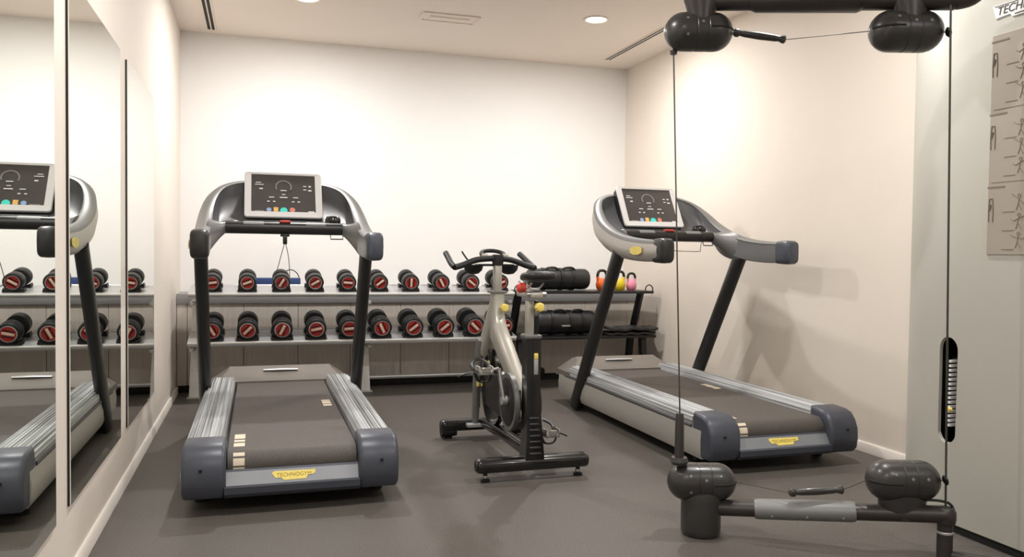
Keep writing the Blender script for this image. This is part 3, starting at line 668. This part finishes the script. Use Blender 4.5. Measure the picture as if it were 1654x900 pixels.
# instruction placard and nameplate on the panel
pk = MB().box((FX-.0025, 2.13, 1.535), (.005, .56, .83), .001, seg=1).build('placard', 'placard', cm)
def strip(y, z, dy, dz, m_='ink', nm='print_line'):
    return ((FX-.0055, y, z), (.0012, dy, dz))
ln = MB()
for r in range(3):
    zt = 1.925 - .275*r
    ln.box(*strip(2.375, zt, .075, .006))
    if r: ln.box(*strip(2.13, zt+.018, .53, .0015))
    for c in range(4):
        cx = 2.30-.13*c
        for zz in (.095, .165, .235):
            ln.box(*strip(cx+.02, zt-zz, .05, .0025))
ln.build('print_lines', 'softink', pk, flat=True)['kind'] = 'stuff'
fg = MB()
def fig(y, z, k):
    fg.tube([(FX-.0055, y, z), (FX-.0055, y+.006*k, z-.02*k)], .0035, 6)
    for a, b in (((-.006, .02), (.006, .02)), ((.006, .02), (.009, -.02)), ((-.006, .02), (-.009, -.02)), ((.009, -.02), (.008, -.06)), ((-.009, -.02), (-.008, -.06))):
        fg.tube([(FX-.0055, y+a[0]*k, z+a[1]*k), (FX-.0055, y+b[0]*k, z+b[1]*k)], .0022, 5)
for r in range(3):
    fig(2.395, 1.86-.275*r, 1.1)
    for c in range(4):
        for zz in (.06, .13, .2):
            for a in range(1):
                cy0, cz0 = 2.275-.13*c, 1.925-.275*r-zz
                fg.tube([(FX-.0055, cy0+.006*math.cos(2*PI*j/8), cz0+.022+.007*math.sin(2*PI*j/8)) for j in range(8)], .0012, 4, loop=True)
                sw = .012*((r+c+int(zz*100)) % 3-1)
                for pts_ in (((0, .015), (.004, -.008), (.012, -.03)), ((.004, -.008), (-.01, -.03)), ((0, .01), (.02, .012+sw), (.032, .02+sw)), ((0, .01), (-.018, .004-sw), (-.03, .012-sw))):
                    fg.tube([(FX-.0055, cy0+q_[0], cz0+q_[1]) for q_ in pts_], .0014, 4)
fg.build('exercise_drawings', 'softink', pk, flat=True)['kind'] = 'stuff'
nm = Matrix.Translation((FX-.003, 2.40, 2.016)) @ Matrix(((0, 0, -1, 0), (-1, 0, 0, 0), (0, 1, 0, 0), (0, 0, 0, 1)))
np_ = MB(); np_.prism([(-.015, .045), (.36, .045), (.37, .005), (.2, .0), (.19, -.012), (.07, -.012), (.06, 0), (.0, -.004)], -.0025, .0005, lambda p, z: nm @ Vector((p[0], p[1], z)))
npo = np_.build('nameplate', 'white', cm)
b = MB(); b.mesh(text_mesh('TECHNOGYM', .042, nm @ Matrix.Translation((.004, .008, .001)), .2)); b.build('lettering', 'ink', npo, flat=True)
b = MB(); b.box(nm @ Vector((.17, .0415, .001)), (.0012, .35, .002)); b.box(nm @ Vector((.13, -.004, .001)), (.0012, .1, .003)); b.build('nameplate_lines', 'ink', npo, flat=True)
# arms
AL = Vector((1.68, 2.80, 0)); AR = Vector((2.40, 2.31, 0)); ad = (AR-AL).normalized(); an = Vector((-ad.y, ad.x, 0))
ax2 = RT.normalized()
def arm(sign, zl, zr, rb, nm_):
    # bar
    a = Vector((AL.x, AL.y, zl)); b = Vector((AR.x, AR.y, zr))
    if sign > 0: a, b = Vector((1.6666, 2.8710, 2.1093)), Vector((2.4277, 2.3592, 2.0447))
    o = MB().tube([a - ad*.02, a.lerp(b, .33), a.lerp(b, .66), b], rb, 18, ry=rb*1.25).build(nm_, 'podbar', cm)
    return o, a, b
lo_bar, la, lb = arm(-1, .105, .168, .031, 'lower_bar')
up_bar, ua, ub = arm(1, 2.087, 2.045, .034, 'upper_bar')
sl_ = MB().tube([la.lerp(lb, .235), la.lerp(lb, .25), la.lerp(lb, .635), la.lerp(lb, .65)], [.035, .038, .038, .035], 18, ry=.046).build('grey_sleeve', 'sleeve', lo_bar)
for f in (.31, .455, .60):
    p = la.lerp(lb, f) - an*.0 ; p = p + Vector((-.6, -.8, 0)).normalized()*.044 + Vector((0, 0, -.012))
    MB().lathe([(.001, -.002), (.005, -.002), (.005, .003), (.001, .004)], p, (-.6, -.8, 0), 10).build('sleeve_screw', 'chrome', sl_)
MB().tube([ua.lerp(ub, .22), ua.lerp(ub, .24), ua.lerp(ub, .64), ua.lerp(ub, .66)], [.034, .042, .042, .034], 18, ry=.048).build('dark_sleeve', 'podbar', up_bar)
def pod(c, half, r, slot_side, name='swivel_pod', sgn=1):
    ax = ax2; L = half
    pr = []
    for k in range(9):
        a = PI/2*k/8; pr.append((r*math.sin(a), -L + r*1.0*(1-math.cos(a))))
    pr += [(r, -.022), (r*.975, -.020), (r*.975, -.017), (r, -.015), (r, .024), (r*.975, .026), (r*.975, .029), (r, .031)]
    for k in range(8, -1, -1):
        a = PI/2*k/8; pr.append((r*math.sin(a), L - r*1.0*(1-math.cos(a))))
    o = MB().lathe(pr, c, ax, 36).build(name, 'pod', cm, sharp=30)
    camdir = Vector((-s_, -c_, 0))
    for u, w in ((-.055, .5), (.004, .3), (-.055, -.35) if slot_side > 0 else (.06, .3)):
        d = (camdir*math.sqrt(1-w*w) + Vector((0, 0, w)))
        rr = r*(1 if abs(u) < L-r else math.sqrt(max(.1, 1-((abs(u)-(L-r))/r)**2)))
        MB().lathe([(.001, -.004), (.006, -.004), (.006, .001), (.001, .002)], c + ax*u + d*rr, d, 10).build('pod_screw', 'sleeve', o)
    # dark cable slot
    u0, u1 = (.035, L-.004) if slot_side > 0 else (-L+.004, -.035)
    pts = []
    for k in range(8):
        u = u0+(u1-u0)*k/7; q = max(0, abs(u)-(L-r))/r; rr = r*math.sqrt(max(.02, 1-q*q))
        pts.append(c + ax*u + camdir*(rr-.003) + Vector((0, 0, .004)))
    MB().tube(pts, .0055, 8).build('cable_slot', 'toe', o)
    return o
pLL = Vector((AL.x, AL.y, .208)); pUL = Vector((1.6669, 2.8670, 1.9890))
pr_pt = AL.lerp(AR, .84)
pLR = Vector((2.2950, 2.4074, 0.2749)); pUR = Vector((2.3014, 2.4589, 1.9463))
pod(pLL, .135, .074, 1); pod(pLR, .135, .075, -1); pod(pUL, .135, .076, 1); pod(pUR, .135, .077, -1)
MB().lathe([(.001, .003), (.072, .003), (.077, .012), (.078, .03), (.078, .15), (.074, .17), (.05, .19), (.001, .19)], (AL.x, AL.y, 0), n=36).build('arm_foot', 'pod', cm)
MB().loft([[Vector((pLR.x, pLR.y, z)) + ax2*(w*math.cos(a)) + Vector((s_, c_, 0))*(.058*math.sin(a)) for a in [2*PI*k/20 for k in range(20)]] for w, z in ((.05, .14), (.085, .172), (.088, .20), (.085, .24))]).build('pod_neck', 'pod', cm)
for P_, zt in ((pUL, 2.10), (pUR, 2.06)):
    MB().loft([[Vector((P_.x, P_.y-.02, z)) + ax2*(w*math.cos(a)) + Vector((s_, c_, 0))*(.045*math.sin(a)) for a in [2*PI*k/20 for k in range(20)]] for w, z in ((.05, P_.z+.04), (.058, P_.z+.075), (.07, P_.z+.11), (.075, zt+.03))]).build('pod_neck', 'podbar', cm)
# corner post and brackets to the tower
MB().cyl((AR.x, AR.y, .004), (AR.x, AR.y, .155), .027, n=20).build('corner_post', 'podbar', cm)
MB().lathe([(.001, -.03), (.034, -.03), (.037, -.015), (.036, .012), (.026, .026), (.001, .03)], lb, n=20).build('corner_cap', 'podbar', cm)
MB().lathe([(.027, 0), (.0285, .002), (.0285, .008), (.027, .010)], (AR.x, AR.y, .098), n=20).build('post_ring', 'steel', cm)
MB().tube([(AR.x, AR.y, .02), (FX+.03, 2.02, .02)], .018, 10).build('floor_bracket', 'podbar', cm)
MB().tube(bez([ub, ub+Vector((.04, -.03, .01)), ub+Vector((.09, -.08, .06)), (FX+.02, 2.1, 2.2)], 5), .034, 14).build('top_bracket', 'podbar', cm)
MB().tube(bez([lb - ad*.10 + Vector((0, 0, .028)), lb - ad*.05 + Vector((.0, .01, .045)), lb + Vector((.015, 0, .04)), lb + Vector((.035, -.01, .0))], 5), .005, 8).build('hose', 'black', cm)
# cables, stops and grips
lt = Vector((1.5874, 2.9198, 1.9164)); lbm = Vector((1.5833, 2.8063, 0.2939))
lm = Vector((1.5901, 2.8205, 0.4792))
MB().cyl(lt, lm, .003, n=8).build('cable', 'cable', cm)
hg = MB().tube([lm, lm.lerp(lbm, .1), lm.lerp(lbm, .3), lm.lerp(lbm, .95), lbm], [.014, .0165, .0175, .0185, .018], 14).build('grip_handle', 'pod', cm)
MB().lathe([(.001, -.01), (.03, -.012), (.036, .0), (.03, .016), (.001, .018)], lbm, n=18).build('cable_guide', 'pod', cm)
MB().lathe([(.001, -.01), (.014, -.01), (.016, .004), (.001, .012)], lt, n=12).build('cable_guide', 'pod', cm)
rtop = Vector((AR.x, AR.y, 2.05))
MB().cyl(lb + Vector((0, 0, .02)), Vector((2.3962, 2.3489, 2.0673)), .0038, n=8).build('cable', 'cable', cm)
for P_ in (pUR, pLR):
    e = P_ + ax2*.133; dd = Vector((2.4003, 2.3589, 1.9277)) if P_ is pUR else Vector((2.3981, 2.3126, 0.2933))
    MB().cyl(e, dd, .002, n=6).build('cable', 'cable', cm)
    MB().lathe([(.001, -.006), (.014, -.005), (.019, 0), (.014, .005), (.001, .006)], dd, (ax2.x, ax2.y, .3), 16).build('cable_stop', 'black', cm)
def grip(a, b, e0, e1):
    d = (b-a)
    MB().tube([a, a+d*.04, a+d*.10, a+d*.14, a+d*.22, a+d*.5, a+d*.8, a+d*.87, a+d*.92, a+d*.97, b], [.010, .017, .017, .011, .0135, .0155, .0135, .011, .015, .018, .012], 14).build('grip_handle', 'pod', cm)
    MB().cyl(e0, a, .0016, n=6).build('cable', 'cable', cm); MB().cyl(b, e1, .0016, n=6).build('cable', 'cable', cm)
grip(Vector((1.8142, 2.8509, 1.9986)), Vector((1.9966, 2.7608, 1.9635)), pUL+ax2*.13, pUR-ax2*.132)
grip(Vector((1.9349, 2.5931, 0.2028)), Vector((2.1192, 2.5146, 0.2229)), pLL+ax2*.132, pLR-ax2*.132)
